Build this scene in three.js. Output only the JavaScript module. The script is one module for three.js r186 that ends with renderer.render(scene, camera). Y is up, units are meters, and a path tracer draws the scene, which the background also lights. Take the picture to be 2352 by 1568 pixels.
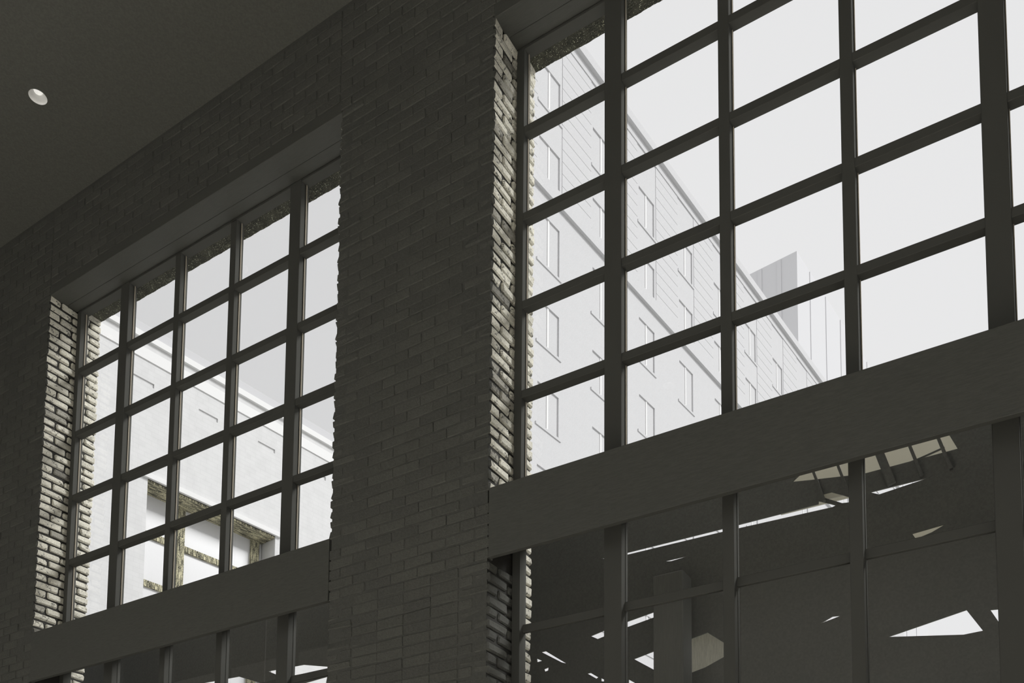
import * as THREE from 'three';
import { mergeGeometries } from 'three/addons/utils/BufferGeometryUtils.js';
import { RoundedBoxGeometry } from 'three/addons/geometries/RoundedBoxGeometry.js';

// ---------------------------------------------------------------- camera, sky, sun, exposure
const scene = new THREE.Scene();
const F = 2124.37, PX = 1229.93, PY = 2072.9;               // shift lens: principal point well below the frame
const camera = new THREE.PerspectiveCamera(2 * Math.atan(PY / F) * 180 / Math.PI, PX / PY, 0.05, 400);
camera.setViewOffset(2 * PX, 2 * PY, 0, 0, 2352, 1568);
camera.rotation.order = 'YXZ';
camera.rotation.set(0.081409, 0.537199, 0.007164);
camera.position.set(0, 1.6, 0);
scene.add(camera);

scene.background = new THREE.Color().setRGB(0.84, 0.84, 0.846);   // even white overcast

const sun = new THREE.DirectionalLight(0xffffff, 2.5);
sun.position.set(0.72 * 60, 0.55 * 60, -0.42 * 60);
sun.castShadow = true; sun.shadow.radius = 30;              // sun behind thin cloud
Object.assign(sun.shadow.camera, { left: -60, right: 60, top: 60, bottom: -60, near: 1, far: 200 });
sun.shadow.mapSize.set(2048, 2048);
scene.add(sun);

const renderer = new THREE.WebGLRenderer({ antialias: true });
renderer.toneMapping = THREE.LinearToneMapping;
renderer.toneMappingExposure = 1.0;
renderer.shadowMap.enabled = true;

// ---------------------------------------------------------------- helpers
let seed = 7;
const rnd = () => { seed = (seed * 1664525 + 1013904223) >>> 0; return seed / 4294967296; };
const rr = (a, b) => a + (b - a) * rnd();
const taken = {};
const numbered = (n) => { const k = (taken[n] = (taken[n] ?? -1) + 1); return k ? n + '_' + String(k).padStart(3, '0') : n; };
function tag(o, label, category, kind, group) {
  if (label) o.userData.label = label;
  if (category) o.userData.category = category;
  if (kind) o.userData.kind = kind;
  if (group) o.userData.group = group;
  return o;
}
function mesh(name, geo, mat, parent = scene) {
  const m = new THREE.Mesh(geo, mat);
  m.name = parent === scene ? numbered(name) : name;
  m.castShadow = m.receiveShadow = true;
  parent.add(m);
  return m;
}
function group(name, parent = scene) {
  const g = new THREE.Group();
  g.name = parent === scene ? numbered(name) : name;
  parent.add(g);
  return g;
}
const box = (x0, x1, y0, y1, z0, z1) => {                    // uv in metres
  const w = x1 - x0, h = y1 - y0, d = z1 - z0, g = new THREE.BoxGeometry(w, h, d), u = g.attributes.uv;
  [[d, h], [d, h], [w, d], [w, d], [w, h], [w, h]].forEach(([a, b], f) => { for (let k = f * 4; k < f * 4 + 4; k++) u.setXY(k, u.getX(k) * a, u.getY(k) * b); });
  return g.translate((x0 + x1) / 2, (y0 + y1) / 2, (z0 + z1) / 2);
};
const rbox = (x0, x1, y0, y1, z0, z1, r = 0.004) => new RoundedBoxGeometry(x1 - x0, y1 - y0, z1 - z0, 1, r).translate((x0 + x1) / 2, (y0 + y1) / 2, (z0 + z1) / 2);
const shapeOf = (pts) => new THREE.Shape(pts.map(([x, y]) => new THREE.Vector2(x, y)));
const pathOf = (pts) => new THREE.Path(pts.map(([x, y]) => new THREE.Vector2(x, y)));
const rect = (x0, x1, y0, y1) => [[x0, y0], [x1, y0], [x1, y1], [x0, y1]];

// value noise for textures, tiling
function noiseGrid(n, cells) {
  const g = new Float32Array(cells * cells).map(() => rnd()), out = new Float32Array(n * n);
  const sm = (t) => t * t * (3 - 2 * t);
  for (let y = 0; y < n; y++) for (let x = 0; x < n; x++) {
    const fx = x / n * cells, fy = y / n * cells, ix = Math.floor(fx), iy = Math.floor(fy), a = sm(fx - ix), b = sm(fy - iy);
    const p = (i, j) => g[((j + cells) % cells) * cells + (i + cells) % cells];
    out[y * n + x] = (p(ix, iy) * (1 - a) + p(ix + 1, iy) * a) * (1 - b) + (p(ix, iy + 1) * (1 - a) + p(ix + 1, iy + 1) * a) * b;
  }
  return out;
}
function texture(n, f, repeat = 1, srgb = true) {
  const d = new Uint8Array(n * n * 4);
  for (let i = 0; i < n * n; i++) { const c = f(i, i % n, Math.floor(i / n)); for (let k = 0; k < 3; k++) d[i * 4 + k] = Math.max(0, Math.min(255, 255 * (Array.isArray(c) ? c[k] : c))); d[i * 4 + 3] = 255; }
  const t = new THREE.DataTexture(d, n, n);
  t.wrapS = t.wrapT = THREE.RepeatWrapping; t.magFilter = THREE.LinearFilter; t.minFilter = THREE.LinearMipmapLinearFilter; t.generateMipmaps = true;
  if (srgb) t.colorSpace = THREE.SRGBColorSpace;
  t.repeat.set(repeat, repeat); t.needsUpdate = true;
  return t;
}
const N8 = noiseGrid(512, 8), N24 = noiseGrid(512, 24), N64 = noiseGrid(512, 64), N160 = noiseGrid(512, 160), N256 = noiseGrid(512, 256);
const clamp = (x, a = 0, b = 1) => Math.max(a, Math.min(b, x));
// stains and pits of old brick: mostly pale with soot blotches of their own outline
const brickMap = texture(512, (i) => {
  const soot = clamp((N24[i] * 0.5 + N64[i] * 0.35 + N8[i] * 0.25 - 0.7) * 7);
  const pit = N160[i] > 0.9 ? 0.45 : 1;
  const v = (0.94 + 0.08 * N64[i] - 0.08 * N160[i]) * (1 - 0.4 * soot) * pit;
  return [v, v * 0.995, v * 0.98];
}, 2.5);
const grainMap = texture(512, (i) => 0.86 + 0.08 * N64[i] + 0.06 * N256[i], 1.5);
const bumpMap = texture(512, (i) => 0.5 * N64[i] + 0.3 * N160[i] + 0.2 * N256[i], 2.5, false);
// dark stone with pale speckles
const speckleMap = texture(512, (i) => {
  const s = clamp((N160[i] - 0.78) * 9) * clamp((N256[i] - 0.25) * 3);
  const v = 0.26 + 0.12 * N24[i] + 0.74 * s;
  return [v, v, v * 0.9];
}, 1.4);
// flaking olive paint and rust in vertical streaks
const rustMap = texture(512, (i, x, y) => {
  const st = N64[(y >> 3) * 512 + x], v = clamp(0.68 + 0.9 * (N160[i] - 0.5) + 0.9 * (st - 0.5), 0.1, 1);
  return [v, v * 0.98, v * 0.86];
}, 1.2);
// pale brickwork seen from far: faint joints only
const farBrickMap = texture(512, (i, x, y) => {
  const c = Math.floor(y / 16), fx = (x + (c % 2) * 22) % 44, joint = (y % 16) < 2 || fx < 2;
  return (joint ? 0.96 : 0.985) - 0.03 * N24[i];
}, 1 / 2.4);

const M = {};
const std = (name, rgb, o = {}) => { const m = new THREE.MeshStandardMaterial({ roughness: 0.9, ...o }); m.color.setRGB(...rgb); m.name = name; return (M[name] = m); };
const WALL = 0.115;  // dark face colour stands in for the shade on the room side
std('shaded_brick', [WALL, WALL, WALL * 0.87], { map: grainMap, bumpMap, bumpScale: 0.003 });
std('shaded_brick_b', [WALL * 1.08, WALL * 1.08, WALL * 0.94], { map: grainMap, bumpMap, bumpScale: 0.003 });
std('shaded_brick_c', [WALL * 0.93, WALL * 0.93, WALL * 0.82], { map: grainMap, bumpMap, bumpScale: 0.003 });
std('shaded_mortar', [WALL * 0.9, WALL * 0.9, WALL * 0.8], { map: grainMap });
std('dark_mortar', [0.045, 0.043, 0.037], { map: grainMap });
const tones = [1, 0.93, 0.86, 0.97, 0.72, 0.5, 0.3];
const cream = tones.map((t, k) => std('cream_brick_' + k, [0.93 * t, 0.905 * t, 0.795 * t], { map: brickMap, bumpMap, bumpScale: 0.004 }));
const shaded = [M.shaded_brick, M.shaded_brick_b, M.shaded_brick_c];
const pickTone = () => { const r = rnd(); return r < 0.3 ? 0 : r < 0.5 ? 1 : r < 0.66 ? 2 : r < 0.8 ? 3 : r < 0.9 ? 4 : r < 0.965 ? 5 : 6; };
M.frame_steel = new THREE.MeshPhysicalMaterial({ roughness: 0.95, specularIntensity: 0.15 }); M.frame_steel.color.setRGB(0.092, 0.092, 0.083); M.frame_steel.name = 'frame_steel';
std('beam_steel', [0.1, 0.1, 0.088], { roughness: 0.7, map: grainMap });
std('lit_bead_tone', [0.42, 0.37, 0.29]);  // pale colour stands in for light caught by the glazing beads
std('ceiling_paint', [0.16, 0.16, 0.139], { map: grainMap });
std('plaster', [0.78, 0.78, 0.76], { map: grainMap });  // hall walls out of view, pale to bounce light back
std('floor_concrete', [0.7, 0.7, 0.68], { map: grainMap });
std('speckled_stone', [0.9, 0.9, 0.8], { map: speckleMap, bumpMap, bumpScale: 0.01 });
std('street_concrete', [0.6, 0.6, 0.585], { map: grainMap });
std("white_reflector", [0.9, 0.9, 0.89], { roughness: 0.35 });
std('white_facade', [0.73, 0.73, 0.725], { map: farBrickMap });
std('white_stone', [0.68, 0.68, 0.685], { map: grainMap });
std('pale_trim', [0.8, 0.8, 0.79]);
std('coping_grey', [0.6, 0.6, 0.61]);
std('end_wall', [0.95, 0.95, 0.955]);  // paler than the facade to make up for the sunlight it lacks
std('tower_wall', [0.62, 0.62, 0.63]);
std('pale_glass', [0.62, 0.62, 0.625], { roughness: 0.25 });
std('rusted_steel', [0.72, 0.71, 0.64], { map: rustMap });
std('canopy_steel', [0.17, 0.17, 0.15], { roughness: 0.8, map: grainMap });
std('concrete_beige', [0.72, 0.69, 0.58], { map: grainMap });
const glass = (M.glass = new THREE.MeshPhysicalMaterial({ color: 0xffffff, transmission: 1, thickness: 0, roughness: 0, ior: 1.5 })); glass.name = 'glass';
const frosted = (M.frosted = new THREE.MeshPhysicalMaterial({ transmission: 0.6, thickness: 0, roughness: 1 })); frosted.color.setRGB(0.7, 0.68, 0.6); frosted.name = 'frosted';

// chamfered, uneven block: 44 triangles. faces 0..5 = +x -x +y -y +z -z; 'front' lists faces that take material 1
function block(w, h, d, c, jit, front = []) {
  const S = [[w / 2, 0], [h / 2, 1], [d / 2, 2]], jc = {};
  const corner = (sx, sy, sz) => (jc[sx + ',' + sy + ',' + sz] ??= [rr(-jit, jit), rr(-jit, jit), rr(-jit, jit)]);
  const cc = {};
  const v = (sx, sy, sz, ax) => {               // vertex of corner (s) lying on the face of axis ax
    const s = [sx, sy, sz], j = corner(sx, sy, sz), k = (cc[s] ??= c * rr(0.5, 1.5));
    return [0, 1, 2].map((a) => s[a] * (S[a][0] - (a === ax ? 0 : k)) + j[a]);
  };
  const pos = [], uv = [], groups = [[], []];
  const ou = rnd() * 4, ov = rnd() * 4;
  const push = (tri, mat, ax) => groups[mat].push([tri, ax]);
  const quad = (a, b, cq, dq, mat, ax) => { push([a, b, cq], mat, ax); push([a, cq, dq], mat, ax); };
  const flip = (t, n) => { const [a, b, c2] = t, u = b.map((x, i) => x - a[i]), w2 = c2.map((x, i) => x - a[i]); const cr = [u[1] * w2[2] - u[2] * w2[1], u[2] * w2[0] - u[0] * w2[2], u[0] * w2[1] - u[1] * w2[0]]; return cr[0] * n[0] + cr[1] * n[1] + cr[2] * n[2] < 0 ? [a, c2, b] : t; };
  for (let ax = 0; ax < 3; ax++) for (const s of [1, -1]) {
    const b = (ax + 1) % 3, e = (ax + 2) % 3, P = (p, q) => { const t = [0, 0, 0]; t[ax] = s; t[b] = p; t[e] = q; return v(...t, ax); };
    quad(P(-1, -1), P(1, -1), P(1, 1), P(-1, 1), front.includes(ax * 2 + (s > 0 ? 0 : 1)) ? 1 : 0, ax);
  }
  for (let ax = 0; ax < 3; ax++) for (const p of [1, -1]) for (const q of [1, -1]) {   // edges along ax
    const b = (ax + 1) % 3, e = (ax + 2) % 3, P = (s, on) => { const t = [0, 0, 0]; t[ax] = s; t[b] = p; t[e] = q; return v(...t, on); };
    const fz = front.length && ((b === 2 && p > 0) || (e === 2 && q > 0)) ? 1 : 0;
    quad(P(-1, b), P(1, b), P(1, e), P(-1, e), fz, b);
  }
  for (const x of [1, -1]) for (const y of [1, -1]) for (const z of [1, -1]) push([v(x, y, z, 0), v(x, y, z, 1), v(x, y, z, 2)], front.length && z > 0 ? 1 : 0, 0);
  const g = new THREE.BufferGeometry();
  let at = 0;
  groups.forEach((list, k) => {
    for (const [t, ax] of list) {
      const m = [0, 1, 2].map((i) => (t[0][i] + t[1][i] + t[2][i]));
      for (const p of flip(t, m)) { pos.push(...p); uv.push(ou + (ax === 0 ? p[2] : p[0]), ov + (ax === 1 ? p[2] : p[1])); }
    }
    if (front.length) g.addGroup(at, list.length * 3, k);
    at += list.length * 3;
  });
  g.setAttribute('position', new THREE.Float32BufferAttribute(pos, 3));
  g.setAttribute('uv', new THREE.Float32BufferAttribute(uv, 2));
  g.computeVertexNormals();
  return g;
}
const variants = (n, f) => Array.from({ length: n }, f);

// ---------------------------------------------------------------- measures of the hall (metres)
const ZG = -4.55, ZI = -4.25, ZO = -4.727;                   // glass, inner and outer wall face
const WIN = [[-7.382, -4.097], [-2.857, 0.428]];             // the two bays, jamb to jamb
const HEAD = 7.364, BEAM0 = 4.0, BEAM1 = 4.411, CEIL = 8.15, COURSE = 0.0677;
const XL = -9.7, XR = 9.2, ZB = 5.5;
const LOWSILL = 0.7, TOPHOLE = 7.45;

// ---------------------------------------------------------------- window wall
const wall = tag(group('wall_front'), 'brick wall with shade put into its dark face colour, pierced by tall steel windows with bare cream brick reveals', 'wall', 'structure');
{
  const s = shapeOf(rect(XL - 0.3, XR + 0.3, -0.2, CEIL + 0.45));
  for (const [a, b] of WIN) s.holes.push(pathOf(rect(a - 0.016, b + 0.016, LOWSILL, TOPHOLE)));
  const g = new THREE.ExtrudeGeometry(s, { depth: (ZI - 0.005) - (ZO + 0.012), bevelEnabled: false });
  g.translate(0, 0, ZO + 0.012);
  mesh('mortar_core', g, [M.shaded_mortar, M.dark_mortar], wall);
}
// bricks of the jambs: inside the frame a stretcher and a header change places from course to course
const BH = 0.051, SIDE_R = [1, 2, 3, 4, 5], SIDE_L = [0, 2, 3, 4, 5];   // faces with the wall's shade put into their colour
const mk = (w, d, front, n = 10) => variants(n, () => block(w, BH, d, 0.009, 0.004, front));
const cornerA = mk(0.1, 0.2, SIDE_R), cornerB = mk(0.2, 0.098, SIDE_R), rightA = mk(0.1, 0.2, SIDE_L), rightB = mk(0.2, 0.098, SIDE_L), leafA = mk(0.1, 0.2, []), leafB = mk(0.2, 0.098, []), innerA = mk(0.06, 0.08, []), innerB = mk(0.06, 0.184, []), outerA = mk(0.08, 0.155, []), outerB = mk(0.08, 0.098, []), outerC = mk(0.08, 0.05, []);
const pick = (a) => a[Math.floor(rnd() * a.length)];
function brick(geo, mat, x, y, z, parent) {
  const m = mesh('brick', geo, mat, parent);
  m.position.set(x + rr(-0.002, 0.002), y + rr(-0.0015, 0.0015), z + rr(-0.002, 0.002));
  m.rotation.set(rr(-0.008, 0.008), rr(-0.008, 0.008), rr(-0.008, 0.008));
  return m;
}
const courses = (y0, y1) => { const l = []; for (let k = Math.ceil(y0 / COURSE); (k + 1) * COURSE < y1 + 0.02; k++) l.push(k); return l; };
for (const [i, [a, b]] of WIN.entries()) {
  const jl = tag(group('jamb', wall), 'bare cream brick jamb with dark joints, lit by daylight');
  for (const k of courses(BEAM1 - 0.05, HEAD)) {
    const y = (k + 0.5) * COURSE, two = () => [cream[pickTone()], pick(shaded)];
    if (k % 2) { brick(pick(cornerA), two(), a - 0.05, y, ZI - 0.1025, jl); brick(pick(innerA), cream[pickTone()], a - 0.03, y, ZI - 0.257, jl); }
    else { brick(pick(cornerB), two(), a - 0.1025, y, ZI - 0.05, jl); brick(pick(innerB), cream[pickTone()], a - 0.03, y, ZI - 0.205, jl); }
  }
  const lo = tag(group('jamb', wall), 'brick jamb beside the lower window, shade put into its dark colour');  // dark bricks carry the shade around the lower window in their colour
  for (const k of courses(3.0, BEAM0)) {
    const y = (k + 0.5) * COURSE, w = k % 2, s = i ? a : b, d = i ? -1 : 1;
    brick(pick(w ? leafA : leafB), pick(shaded), s + d * (w ? 0.05 : 0.1025), y, ZI - (w ? 0.1025 : 0.05), lo);
    brick(pick(w ? innerA : innerB), pick(shaded), s + d * 0.03, y, ZI - (w ? 0.257 : 0.205), lo);
  }
  const ol = tag(group('jamb', wall), 'cream brick jamb outside the glass');
  for (const k of courses(2.6, TOPHOLE)) {
    const y = (k + 0.5) * COURSE;
    if (k % 2) brick(pick(outerA), cream[pickTone() % 4], a - 0.04, y, ZO + 0.0775, ol);
    else { brick(pick(outerB), cream[pickTone() % 4], a - 0.04, y, ZO + 0.049, ol); brick(pick(outerC), cream[pickTone() % 4], a - 0.04, y, ZO + 0.133, ol); }
  }
  const jr = tag(group('jamb', wall), 'brick jamb with ragged edge against the daylight');
  if (i === 0) for (const k of courses(BEAM1 - 0.05, HEAD)) {
    const y = (k + 0.5) * COURSE, w = k % 2;
    brick(pick(w ? rightA : rightB), [cream[pickTone()], pick(shaded)], b + (w ? 0.05 : 0.1025) + rr(-0.004, 0.006), y, ZI - (w ? 0.1025 : 0.05), jr);
    brick(pick(w ? innerA : innerB), cream[pickTone()], b + 0.03, y, ZI - (w ? 0.257 : 0.205), jr);
  }
}
// front leaf: running bond; the pier between the bays brick by brick, the rest joined
const leafGeo = variants(12, () => block(0.203, 0.058, 0.05, 0.004, 0.0015)), leafHalf = variants(6, () => block(0.095, 0.058, 0.05, 0.004, 0.0015));
const pier = tag(group('pier', wall), 'brick pier between the two windows, shade put into its dark colour');
{
  const rest = [[], [], []];
  const put = (geo, x, y, asPart) => {
    if (asPart) return brick(geo, pick(shaded), x, y, ZI - 0.025, pier);
    rest[Math.floor(rnd() * 3)].push(geo.clone().translate(x + rr(-0.002, 0.002), y + rr(-0.002, 0.002), ZI - 0.025 + rr(-0.002, 0.002)));
  };
  let parts = 0;
  for (const k of courses(0.4, CEIL - 0.01)) {
    const y = (k + 0.5) * COURSE, inBay = y > BEAM1 - 0.05 && y < HEAD, open = y > LOWSILL && y < TOPHOLE;
    // the pier: x from left bay's right jamb to right bay's left jamb
    let x0 = WIN[0][1], x1 = WIN[1][0];
    if (inBay || (y > 3.0 && y < BEAM0)) { x0 += (k % 2 ? 0.11 : 0.215); x1 -= (k % 2 ? 0.11 : 0.215); }
    const row = (u0, u1, half, partly) => {       // whole bricks, with a half brick at both ends in every other course
      const n = Math.max(1, Math.round((u1 - u0) / 0.215)), w = (u1 - u0) / n;
      for (let c = 0; c < n + (half ? 1 : 0); c++) {
        const end = half && (c === 0 || c === n), asPart = partly && parts < 300 && y > 4.0 && y < 7.9;
        if (asPart) parts++;
        put(pick(end ? leafHalf : leafGeo), half ? (c === 0 ? u0 + w / 4 : c === n ? u1 - w / 4 : u0 + c * w) : u0 + (c + 0.5) * w, y, asPart);
      }
    };
    row(x0, x1, !inBay && k % 2, true);
    row(XL, WIN[0][0] - (inBay ? (k % 2 ? 0.11 : 0.215) : 0), !inBay && k % 2, false);
    if (!open) for (const [a, b] of WIN) row(a, b, k % 2, false);
  }
  rest.forEach((l, k) => { const m = mesh('brickwork', mergeGeometries(l), shaded[k], wall); m.userData.kind = 'stuff'; });
}
// head of each bay: steel lintel inside, speckled stone lintel outside
for (const [a, b] of WIN) {
  mesh('steel_lintel', rbox(a - 0.01, b + 0.01, HEAD, TOPHOLE, ZI - 0.15, ZI - 0.002), M.beam_steel, wall);
  mesh('steel_lintel', rbox(a - 0.01, b + 0.01, HEAD + 0.008, TOPHOLE, ZG + 0.052, ZI - 0.156), M.beam_steel, wall);
  const g = new THREE.BoxGeometry(b - a + 0.02, 0.3, 0.165, 220, 2, 24), p = g.attributes.position, uvs = g.attributes.uv;
  for (let v = 0; v < p.count; v++) {
    const x = p.getX(v), y = p.getY(v), z = p.getZ(v), e = (Math.sin(x * 91 + z * 230) * 0.5 + Math.sin(x * 213 + 1.3) * 0.5 + Math.sin(z * 517 + x * 37)) * 0.0018;
    uvs.setXY(v, x, z + y);
    p.setXYZ(v, x, y + (y < 0 ? e : 0), z);
  }
  g.computeVertexNormals();
  g.translate((a + b) / 2, 7.433 + 0.15, ZO + 0.0825);
  mesh('stone_lintel', g, M.speckled_stone, wall);
}

// ---------------------------------------------------------------- deep beams across the bays
WIN.forEach(([a, b], i) => {
  const t = tag(group('trim_' + (i + 1)), i ? 'deep dark beam across the bay under the window with the tower view' : 'deep dark beam across the bay under the window with the white wing view', 'beam', 'structure');
  mesh('beam_casing', rbox(a - 0.004, b + 0.004, BEAM0, BEAM1, ZI - 0.03, ZI + 0.004, 0.003), M.beam_steel, t);
  mesh('beam_core', rbox(a - 0.004, b + 0.004, BEAM0 + 0.285, BEAM1 - 0.01, ZO + 0.03, ZI - 0.03, 0.003), M.beam_steel, t);
});

// ---------------------------------------------------------------- steel windows
const PANES = [[0.053, 0.609], [0.718, 1.298], [1.361, 1.938], [2.002, 2.573], [2.682, 3.232]];
const BAR = 0.05, ZF = ZG + 0.05, ROWS = [5.080, 5.651, 6.222, 6.793];
const paneGeo = new Map();
function pane(w, h) { const k = w.toFixed(3) + 'x' + h.toFixed(3); if (!paneGeo.has(k)) paneGeo.set(k, new THREE.PlaneGeometry(w, h)); return paneGeo.get(k); }
function steelWindow(n, [a, b], y0, y1, rows, label) {
  const w = tag(group('window_' + n), label, 'window', 'structure');
  const W = b - a;
  const o = shapeOf(rect(a, b, y0, y1)); o.holes.push(pathOf(rect(a + PANES[0][0], a + PANES[4][1], y0 + 0.06, y1 - 0.006)));
  mesh('frame', new THREE.ExtrudeGeometry(o, { depth: 0.07, bevelEnabled: false }).translate(0, 0, ZG - 0.02), M.frame_steel, w);
  mesh('frame_head', rbox(a + 0.001, b - 0.001, y1, y1 + 0.075, ZG - 0.019, ZF - 0.001), M.frame_steel, w);
  for (let c = 0; c < 4; c++) {
    const x0 = a + PANES[c][1], x1 = a + PANES[c + 1][0];
    const m = mesh('mullion', rbox(x0, x1, y0 + 0.01, y1 + 0.01, ZG - 0.012, ZF + (x1 - x0 > 0.1 ? 0.004 : 0)), M.frame_steel, w);
    mesh('rebate', box(x0 - 0.004, x1 + 0.004, y0 + 0.01, y1, ZG - 0.018, ZG + 0.006), M.frame_steel, m);
  }
  const lv = [y0 + 0.06, ...rows, y1];
  PANES.forEach(([p0, p1]) => {
    rows.forEach((y) => mesh('glazing_bar', rbox(a + p0 - 0.003, a + p1 + 0.003, y, y + BAR, ZG - 0.012, n < 3 ? ZF - 0.002 : ZG + 0.012), M.frame_steel, w));
    for (let r = 0; r < lv.length - 1; r++) {
      const u0 = r ? lv[r] + BAR : lv[r], u1 = lv[r + 1];
      const g = mesh('pane', pane(p1 - p0, u1 - u0), glass, w);
      g.position.set(a + (p0 + p1) / 2, (u0 + u1) / 2, ZG);
      if (n < 3) mesh('lit_bead', box(a + p0 + 0.004, a + p0 + 0.008, u0 + 0.004, u1 - 0.004, ZG + 0.001, ZG + 0.008), M.lit_bead_tone, w);  // bead strip coloured as the thin lit line beside each bar
    }
  });
  return w;
}
const wA = steelWindow(1, WIN[0], BEAM1, HEAD, ROWS, 'dark steel window of five columns, whose view is a white brick wing with a cornice');
const wB = steelWindow(2, WIN[1], BEAM1, HEAD, ROWS, 'dark steel window of five columns, whose view is open white sky, a stone block and a tower');
const lowA = steelWindow(3, WIN[0], LOWSILL, 4.205, [3.64], 'dark lower steel window under the beam of the white wing window');
const lowB = steelWindow(4, WIN[1], LOWSILL, 4.205, [3.64], 'dark lower steel window through which slits of light in a steel screen show');
mesh('white_piece', rbox(-4.79, -4.765, 5.925, 5.935, ZG + 0.002, ZG + 0.014, 0.003), M.pale_trim, wA);  // small white piece beside a mullion

// ---------------------------------------------------------------- rest of the room
{
  const LAMPS = [[-6.518, -3.581, 0.034, 1.45]];
  for (const z of [0, 2.3]) for (const x of [-7.5, -3.75, 0, 3.75, 7.5]) LAMPS.push([x, z, 114, 0.66]);  // rows out of view, placed to light the floor and window wall
  const s = shapeOf(rect(XL - 0.3, XR + 0.3, -(ZB + 0.3), -(ZO + 0.05)));
  for (const [x, z] of LAMPS) { const h = new THREE.Path(); h.absarc(x, -z, 0.0635, 0, Math.PI * 2, true); s.holes.push(h); }
  const g = new THREE.ExtrudeGeometry(s, { depth: 0.14, bevelEnabled: false, curveSegments: 40 }).rotateX(-Math.PI / 2).translate(0, CEIL, 0);
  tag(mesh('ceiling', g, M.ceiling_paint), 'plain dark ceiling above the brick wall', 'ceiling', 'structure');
  tag(mesh('roof_slab', box(XL - 0.3, XR + 0.3, CEIL + 0.15, CEIL + 0.4, ZO + 0.05, ZB + 0.3), M.plaster), 'roof slab hidden above the dark ceiling', 'roof', 'structure');
  M.white_reflector.side = THREE.DoubleSide;
  const em = new THREE.MeshStandardMaterial({ color: 0xffffff, emissive: 0xfffcf5, emissiveIntensity: 0.5 }); em.name = 'lamp_glow';
  const v2 = (l) => l.map(([r, y]) => new THREE.Vector2(r, y));
  const cone = new THREE.LatheGeometry(v2([[0.0625, -0.001], [0.064, -0.004], [0.0625, -0.005], [0.061, -0.003], [0.058, 0.01], [0.047, 0.026], [0.034, 0.04], [0.03, 0.042]]), 48);
  const bulb = new THREE.LatheGeometry(v2([[0.0305, 0.042], [0.028, 0.037], [0.018, 0.033], [0, 0.032]]), 32);
  LAMPS.forEach(([x, z, cd, half], k) => {
    const lamp = tag(group('recessed_downlight'), k ? 'unseen round white recessed downlight placed to light the hall' : 'small round white recessed downlight close to the brick wall', 'light', null, k ? 'unseen downlights over the hall' : null);
    lamp.position.set(x, CEIL, z);
    mesh('reflector', cone, M.white_reflector, lamp);
    mesh('bulb', bulb, em, lamp);
    const l = new THREE.SpotLight(0xfff8ee, cd, 0, half, 0.6, 2);
    l.position.set(0, 0.031, 0); l.target.position.set(0, -4, 0); l.castShadow = true; lamp.add(l, l.target);
  });
}
tag(mesh('floor', box(XL - 0.3, XR + 0.3, -0.25, 0, ZO + 0.1, ZB + 0.3), M.floor_concrete), 'pale concrete floor of the hall, out of view', 'floor', 'structure');  // floor out of view, pale to bounce light onto wall and ceiling
tag(mesh('wall_left', box(XL - 0.3, XL, 0, CEIL + 0.14, ZI - 0.1, ZB + 0.3), M.plaster), 'plain plaster wall at the hall end beside the white wing window', 'wall', 'structure');
tag(mesh('wall_right', box(XR, XR + 0.3, 0, CEIL + 0.14, ZI - 0.1, ZB + 0.3), M.plaster), 'plain plaster wall at the hall end farther from the white wing window', 'wall', 'structure');
{
  const s = shapeOf(rect(XL, XR, 0, CEIL + 0.14)), bays = [];
  for (let k = 0; k < 5; k++) { const c = XL + 2.0 + k * 3.72; bays.push([c - 1.6, c + 1.6]); s.holes.push(pathOf(rect(c - 1.6, c + 1.6, 0.9, 5.8))); }  // windows out of view, sized to light the window wall
  tag(mesh('wall_back', new THREE.ExtrudeGeometry(s, { depth: 0.3, bevelEnabled: false }).translate(0, 0, ZB), M.plaster), 'unseen plaster wall with daylight windows, facing the steel windows across the hall', 'wall', 'structure');
  bays.forEach(([a, b], i) => {
    const w = tag(group('window_' + (5 + i)), 'unseen steel window across the hall, placed to let in daylight', 'window', 'structure');
    w.userData.group = 'unseen windows across the hall';
    mesh('frame', mergeGeometries([box(a, a + 0.06, 0.9, 5.8, ZB + 0.12, ZB + 0.17), box(b - 0.06, b, 0.9, 5.8, ZB + 0.12, ZB + 0.17), box(a, b, 0.9, 0.96, ZB + 0.12, ZB + 0.17), box(a, b, 5.74, 5.8, ZB + 0.12, ZB + 0.17)]), M.frame_steel, w);
    for (const t of [0.25, 0.5, 0.75]) mesh('mullion', box(a + (b - a) * t - 0.03, a + (b - a) * t + 0.03, 0.96, 5.74, ZB + 0.12, ZB + 0.17), M.frame_steel, w);
    const p = mesh('pane', new THREE.PlaneGeometry(b - a - 0.1, 4.8), glass, w); p.position.set((a + b) / 2, 3.35, ZB + 0.14);
  });
}

// ---------------------------------------------------------------- street
tag(mesh('street', box(-150, 150, -0.6, -0.26, -190, 60), M.street_concrete), 'pale concrete street and yard outside, out of view', 'street', 'structure');  // ground out of view, pale to bounce light onto the unlit walls

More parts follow.
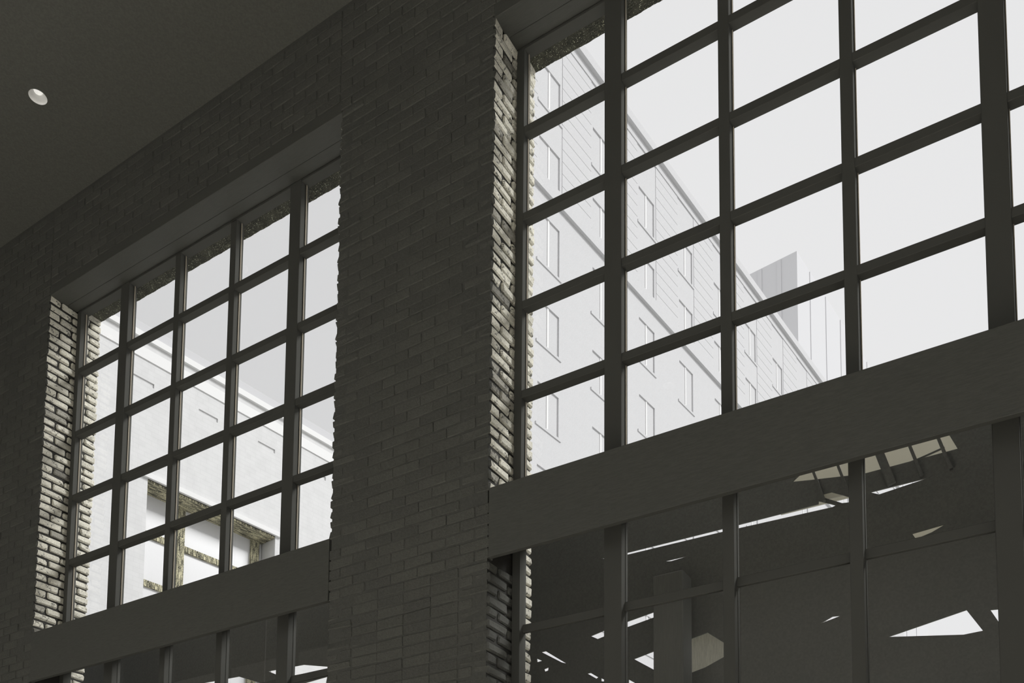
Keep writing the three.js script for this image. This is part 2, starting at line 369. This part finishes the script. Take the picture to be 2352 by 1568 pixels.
// ---------------------------------------------------------------- steel screen outside the lower windows
{
  const Z = -5.6875, T = 0.008;
  const sc = tag(group('steel_screen'), 'dark riveted steel screen with slits and cut gaps outside the lower windows', 'screen');
  const plate = (outline, holes) => {
    const s = shapeOf(outline); for (const h of holes) s.holes.push(pathOf(h));
    mesh('plate', new THREE.ExtrudeGeometry(s, { depth: T, bevelEnabled: false }).translate(0, 0, Z - T), M.canopy_steel, sc);
  };
  const B = -0.25, TP = 5.0;
  plate(rect(-11, -7.62, B, TP), []);
  plate(rect(-7.614, -6.224, B, TP), [[[-7.198, 4.345], [-6.557, 4.324], [-6.28, 4.221], [-6.28, 4.0], [-7.19, 4.0]]]);
  plate(rect(-6.218, -4.6, B, TP), [[[-6.177, 4.31], [-5.747, 4.296], [-5.39, 4.214], [-5.39, 4.208], [-5.99, 4.223]], [[-5.776, 4.127], [-5.39, 4.148], [-5.39, 3.9], [-5.776, 3.9]]]);
  plate(rect(-4.594, -3.556, B, TP), []);
  plate(rect(-3.55, -2.734, B, TP), [
    [[-2.867, 4.576], [-2.78, 4.574], [-2.78, 4.551]],
    [[-2.946, 4.026], [-2.78, 4.058], [-2.78, 4.015], [-2.891, 3.994]],
    [[-3.351, 3.981], [-3.318, 3.983], [-3.146, 3.861], [-3.182, 3.875]], [[-3.391, 3.939], [-3.347, 3.915], [-3.387, 3.912]], [[-3.328, 3.85], [-3.291, 3.857], [-3.295, 3.834], [-3.32, 3.829]],
    [[-2.973, 3.758], [-2.949, 3.759], [-2.887, 3.716], [-2.9, 3.709]], [[-2.863, 3.706], [-2.808, 3.672], [-2.863, 3.684]]]);
  plate(rect(-2.728, -1.906, B, TP), [
    [[-2.70, 4.572], [-1.932, 4.571], [-1.932, 4.550], [-2.70, 4.557]], [[-2.392, 4.445], [-2.175, 4.443], [-2.332, 4.434]],
    [[-2.70, 4.070], [-2.355, 4.119], [-2.355, 4.082], [-2.70, 4.03]], [[-2.611, 3.8], [-2.357, 3.849], [-2.358, 3.629]],
    [[-2.278, 3.85], [-2.079, 3.887], [-1.925, 3.764], [-1.925, 3.712], [-1.946, 3.71], [-2.096, 3.654], [-2.28, 3.616]], [[-2.651, 3.662], [-2.592, 3.622], [-2.651, 3.61]]]);
  plate([[-1.9, B], [-1.122, B], [-1.122, 4.70], [-1.143, 4.706], [-1.395, 4.746], [-1.504, 4.765], [-1.443, 4.808], [-1.28, TP], [-1.9, TP]], [
    [[-1.88, 4.571], [-1.344, 4.575], [-1.343, 4.595], [-1.238, 4.539], [-1.259, 4.533], [-1.849, 4.547], [-1.88, 4.548]],
    [[-1.329, 4.632], [-1.263, 4.632], [-1.19, 4.59], [-1.145, 4.562], [-1.145, 4.535], [-1.2, 4.543], [-1.3, 4.602]],
    [[-1.349, 3.804], [-1.272, 3.836], [-1.22, 3.831]]]);
  plate([[-1.116, B], [-0.27, B], [-0.27, TP], [-0.6, TP], [-0.589, 4.806], [-0.541, 4.698], [-1.053, 4.695], [-1.116, 4.70]], [
    [[-1.035, 4.568], [-0.681, 4.568], [-0.983, 4.54]], [[-0.802, 4.248], [-0.618, 4.261], [-0.694, 4.23], [-0.781, 4.211]],
    [[-0.95, 3.646], [-0.522, 3.725], [-0.44, 3.587], [-0.542, 3.583]], [[-0.399, 3.7], [-0.324, 3.693], [-0.327, 3.585], [-0.34, 3.585]]]);
  plate(rect(-0.264, 2.0, B, TP), []);
  mesh('post', rbox(-2.344, -2.136, B, 4.22, -5.56, -5.4, 0.01), M.canopy_steel, sc);
  for (const [x, w] of [[-1.352, 0.016], [-1.203, 0.016], [-0.955, 0.05], [-0.785, 0.018], [-0.627, 0.018]]) {
    const m = mesh('bar', box(-w / 2, w / 2, -0.17, 0.15, -0.012, 0.012), M.canopy_steel, sc);
    m.position.set(x, 4.735, Z + 0.02); m.rotation.z = 0.3;
  }
  mesh('frosted_strip', box(-1.62, -0.5, 4.64, 4.93, Z - T - 0.14, Z - T - 0.13), frosted, sc);
  mesh('conduit', new THREE.TubeGeometry(new THREE.CatmullRomCurve3([[-1.05, 4.72], [-0.95, 4.72], [-0.8, 4.735], [-0.62, 4.77]].map(([x, y]) => new THREE.Vector3(x, y, Z - 0.08))), 24, 0.006, 6), M.canopy_steel, sc);
  mesh('frosted_strip', box(-1.36, -1.1, 4.6, 4.65, Z - T - 0.02, Z - T - 0.01), frosted, sc);
  mesh('frosted_strip', box(-0.83, -0.6, 4.2, 4.28, Z - T - 0.02, Z - T - 0.01), frosted, sc);
  const col = tag(group('concrete_column'), 'beige concrete column behind the steel screen', 'column');
  mesh('shaft', rbox(-3.0, -2.3, -0.26, 4.55, -7.9, -7.28, 0.03), M.concrete_beige, col);
  mesh('capital', rbox(-3.06, -2.24, 4.55, 4.75, -7.96, -7.22, 0.02), M.concrete_beige, col);
}

// ---------------------------------------------------------------- buildings across the yard; frames turned 7.27 degrees
const TH = Math.atan(0.1276), CS = 1 / Math.cos(TH);
const lot = (name, x0, label, category) => { const g = tag(group(name), label, category); g.position.set(x0, 1.6, 0); g.rotation.y = -TH; return g; };
// local box: d0..d1 along the street, h0..h1 above the eye, x0..x1 across (0 = face)
const lb = (d0, d1, h0, h1, x0, x1) => box(x0, x1, h0, h1, -d1 * CS, -d0 * CS);
{
  const b = lot('brick_wing', -13.4, 'low white brick wing with a cornice and one large rusted opening', 'building');
  const s = shapeOf(rect(2 * CS, 14.2 * CS, -1.85, 9.98)); s.holes.push(pathOf(rect(8.75 * CS, 11.1 * CS, 3.0, 7.7)));
  for (const d of [7.32, 8.44, 9.56, 10.69, 11.81]) s.holes.push(pathOf(rect(d * CS, (d + 0.35) * CS, 9.19, 9.26)));
  const g = new THREE.ExtrudeGeometry(s, { depth: 0.4, bevelEnabled: false }).rotateY(Math.PI / 2).translate(-0.4, 0, 0);
  mesh('facade', g, M.white_facade, b);
  mesh('core', lb(2, 14.2, -1.85, 9.98, -6, -0.9), M.white_facade, b);
  mesh('end_wall', lb(1.9, 2.02, -1.85, 9.98, -6, -0.002), M.white_facade, b);
  mesh('panel_backing', lb(2.2, 14, 9.0, 9.5, -0.45, -0.02), M.white_facade, b);
  mesh('coping', lb(1.85, 14.2, 9.98, 10.13, -0.5, 0.03), M.coping_grey, b);
  mesh('cornice_band', lb(1.85, 14.2, 9.88, 9.98, -0.1, 0.05), M.pale_trim, b);
  mesh('cornice_band', lb(1.85, 14.2, 9.58, 9.76, -0.1, 0.02), M.pale_trim, b);
  mesh('roof', lb(2, 14.2, 9.9, 10.0, -6, -0.45), M.coping_grey, b);
  mesh('head_ledge', lb(8.65, 11.2, 7.7, 7.78, -0.1, 0.05), M.pale_trim, b);
  const w = tag(group('opening', b), 'recessed opening with rusted steel lintel and olive bars');
  mesh('rusted_lintel', lb(8.76, 11.09, 7.66, 7.695, -0.5, -0.01), M.rusted_steel, w);
  mesh('rusted_bar', lb(9.48, 9.6, 3.0, 7.66, -0.44, -0.34), M.rusted_steel, w);
  mesh('rusted_bar', lb(10.86, 11.02, 3.0, 7.66, -0.44, -0.34), M.rusted_steel, w);
  for (const h of [6.95, 6.15, 5.3]) mesh('rusted_bar', lb(8.76, 11.09, h, h + 0.1, -0.43, -0.35), M.rusted_steel, w);
  mesh('pane', lb(8.76, 11.09, 3.0, 7.66, -0.41, -0.39), M.pale_glass, w);
}
{
  const K = 1.5, b = lot('stone_block', -13.4 * K, 'tall pale stone block with rows of windows and a roof gutter', 'building');
  const D0 = 14.4 * K, D1 = 48 * K, H = 24.6 * K;
  const cols = []; for (let d = 16.12; d < 46; d += 2.34) cols.push(d);
  const rows = [[22.0, 23.1], [20.1, 21.05], [17.75, 19.05], [15.62, 16.71], [13.5, 14.57], [11.35, 12.45], [9.2, 10.3]];
  const s = shapeOf(rect(D0 * CS, D1 * CS, -1.85, H));
  for (const d of cols) for (const [h0, h1] of rows) s.holes.push(pathOf(rect(d * K * CS, (d + 0.86) * K * CS, h0 * K, h1 * K)));
  mesh('facade', new THREE.ExtrudeGeometry(s, { depth: 0.07, bevelEnabled: false }).rotateY(Math.PI / 2).translate(-0.07, 0, 0), M.white_stone, b);
  mesh('core', lb(D0, D1, -1.85, H, -28, -0.4), M.end_wall, b);
  mesh('end_wall', lb(D0 - 0.25, D0, -1.85, H, -28, -0.001), M.end_wall, b);
  mesh('pilaster', lb(D0 - 0.37, D0 - 0.25, -1.85, H, -6.2, -5.72), M.end_wall, b);
  mesh('gutter', lb(D0 - 0.1, D1, H, H + 0.4, -0.3, 0.22), M.white_stone, b);
  mesh('fascia', lb(D0 - 0.1, D1, H - 0.35, H, -0.1, 0.05), M.white_stone, b);
  mesh('belt_course', lb(D0 - 0.1, D1, 19.62 * K, 19.98 * K, -0.1, 0.14), M.white_stone, b);
  for (const d of cols) for (const [h0, h1] of rows) {
    const w = group('window', b);
    mesh('pane', lb(d * K, (d + 0.86) * K, h0 * K, h1 * K, -0.12, -0.055), M.white_stone, w);
    mesh('window_frame', lb((d + 0.4) * K, (d + 0.46) * K, h0 * K, h1 * K, -0.06, -0.03), M.pale_trim, w);
    mesh('sill', lb((d - 0.08) * K, (d + 0.94) * K, (h0 - 0.07) * K, h0 * K, -0.1, 0.04), M.white_stone, w);
  }
  const zone = [20.02, 24.3], step = 0.34;
  for (let h = zone[0]; h < zone[1]; h += step) for (let c = 0; c < 10; c++) {
    const a = (cols[c] + 0.95) * K, e = (cols[c + 1] - 0.09) * K;
    mesh('stone', lb(a, e, h * K, (h + step) * K - 0.022, -0.02, 0.018), M.white_stone, b);
  }
}
{
  const d = 80, x = -0.2553 * d, h = 0.8279 * d, b = group('tower');
  tag(b, 'distant pale high-rise tower with ribbed front, beyond the stone block', 'building');
  b.position.set(x, 0, -d); b.rotation.y = -TH;
  mesh('body', box(-24, 0, -0.5, h + 1.6, -40, 0), M.tower_wall, b);
  for (let k = 0; k < 12; k++) mesh('rib', box(-1.9 - k * 1.9, -1.5 - k * 1.9, 0, h + 1.5, -0.1, 0.08), M.tower_wall, b);
  for (let k = 0; k < 9; k++) mesh('rib', box(-0.1, 0.06, 0, h + 1.5, -3.4 - k * 4, -3 - k * 4), M.tower_wall, b);
}

renderer.render(scene, camera);
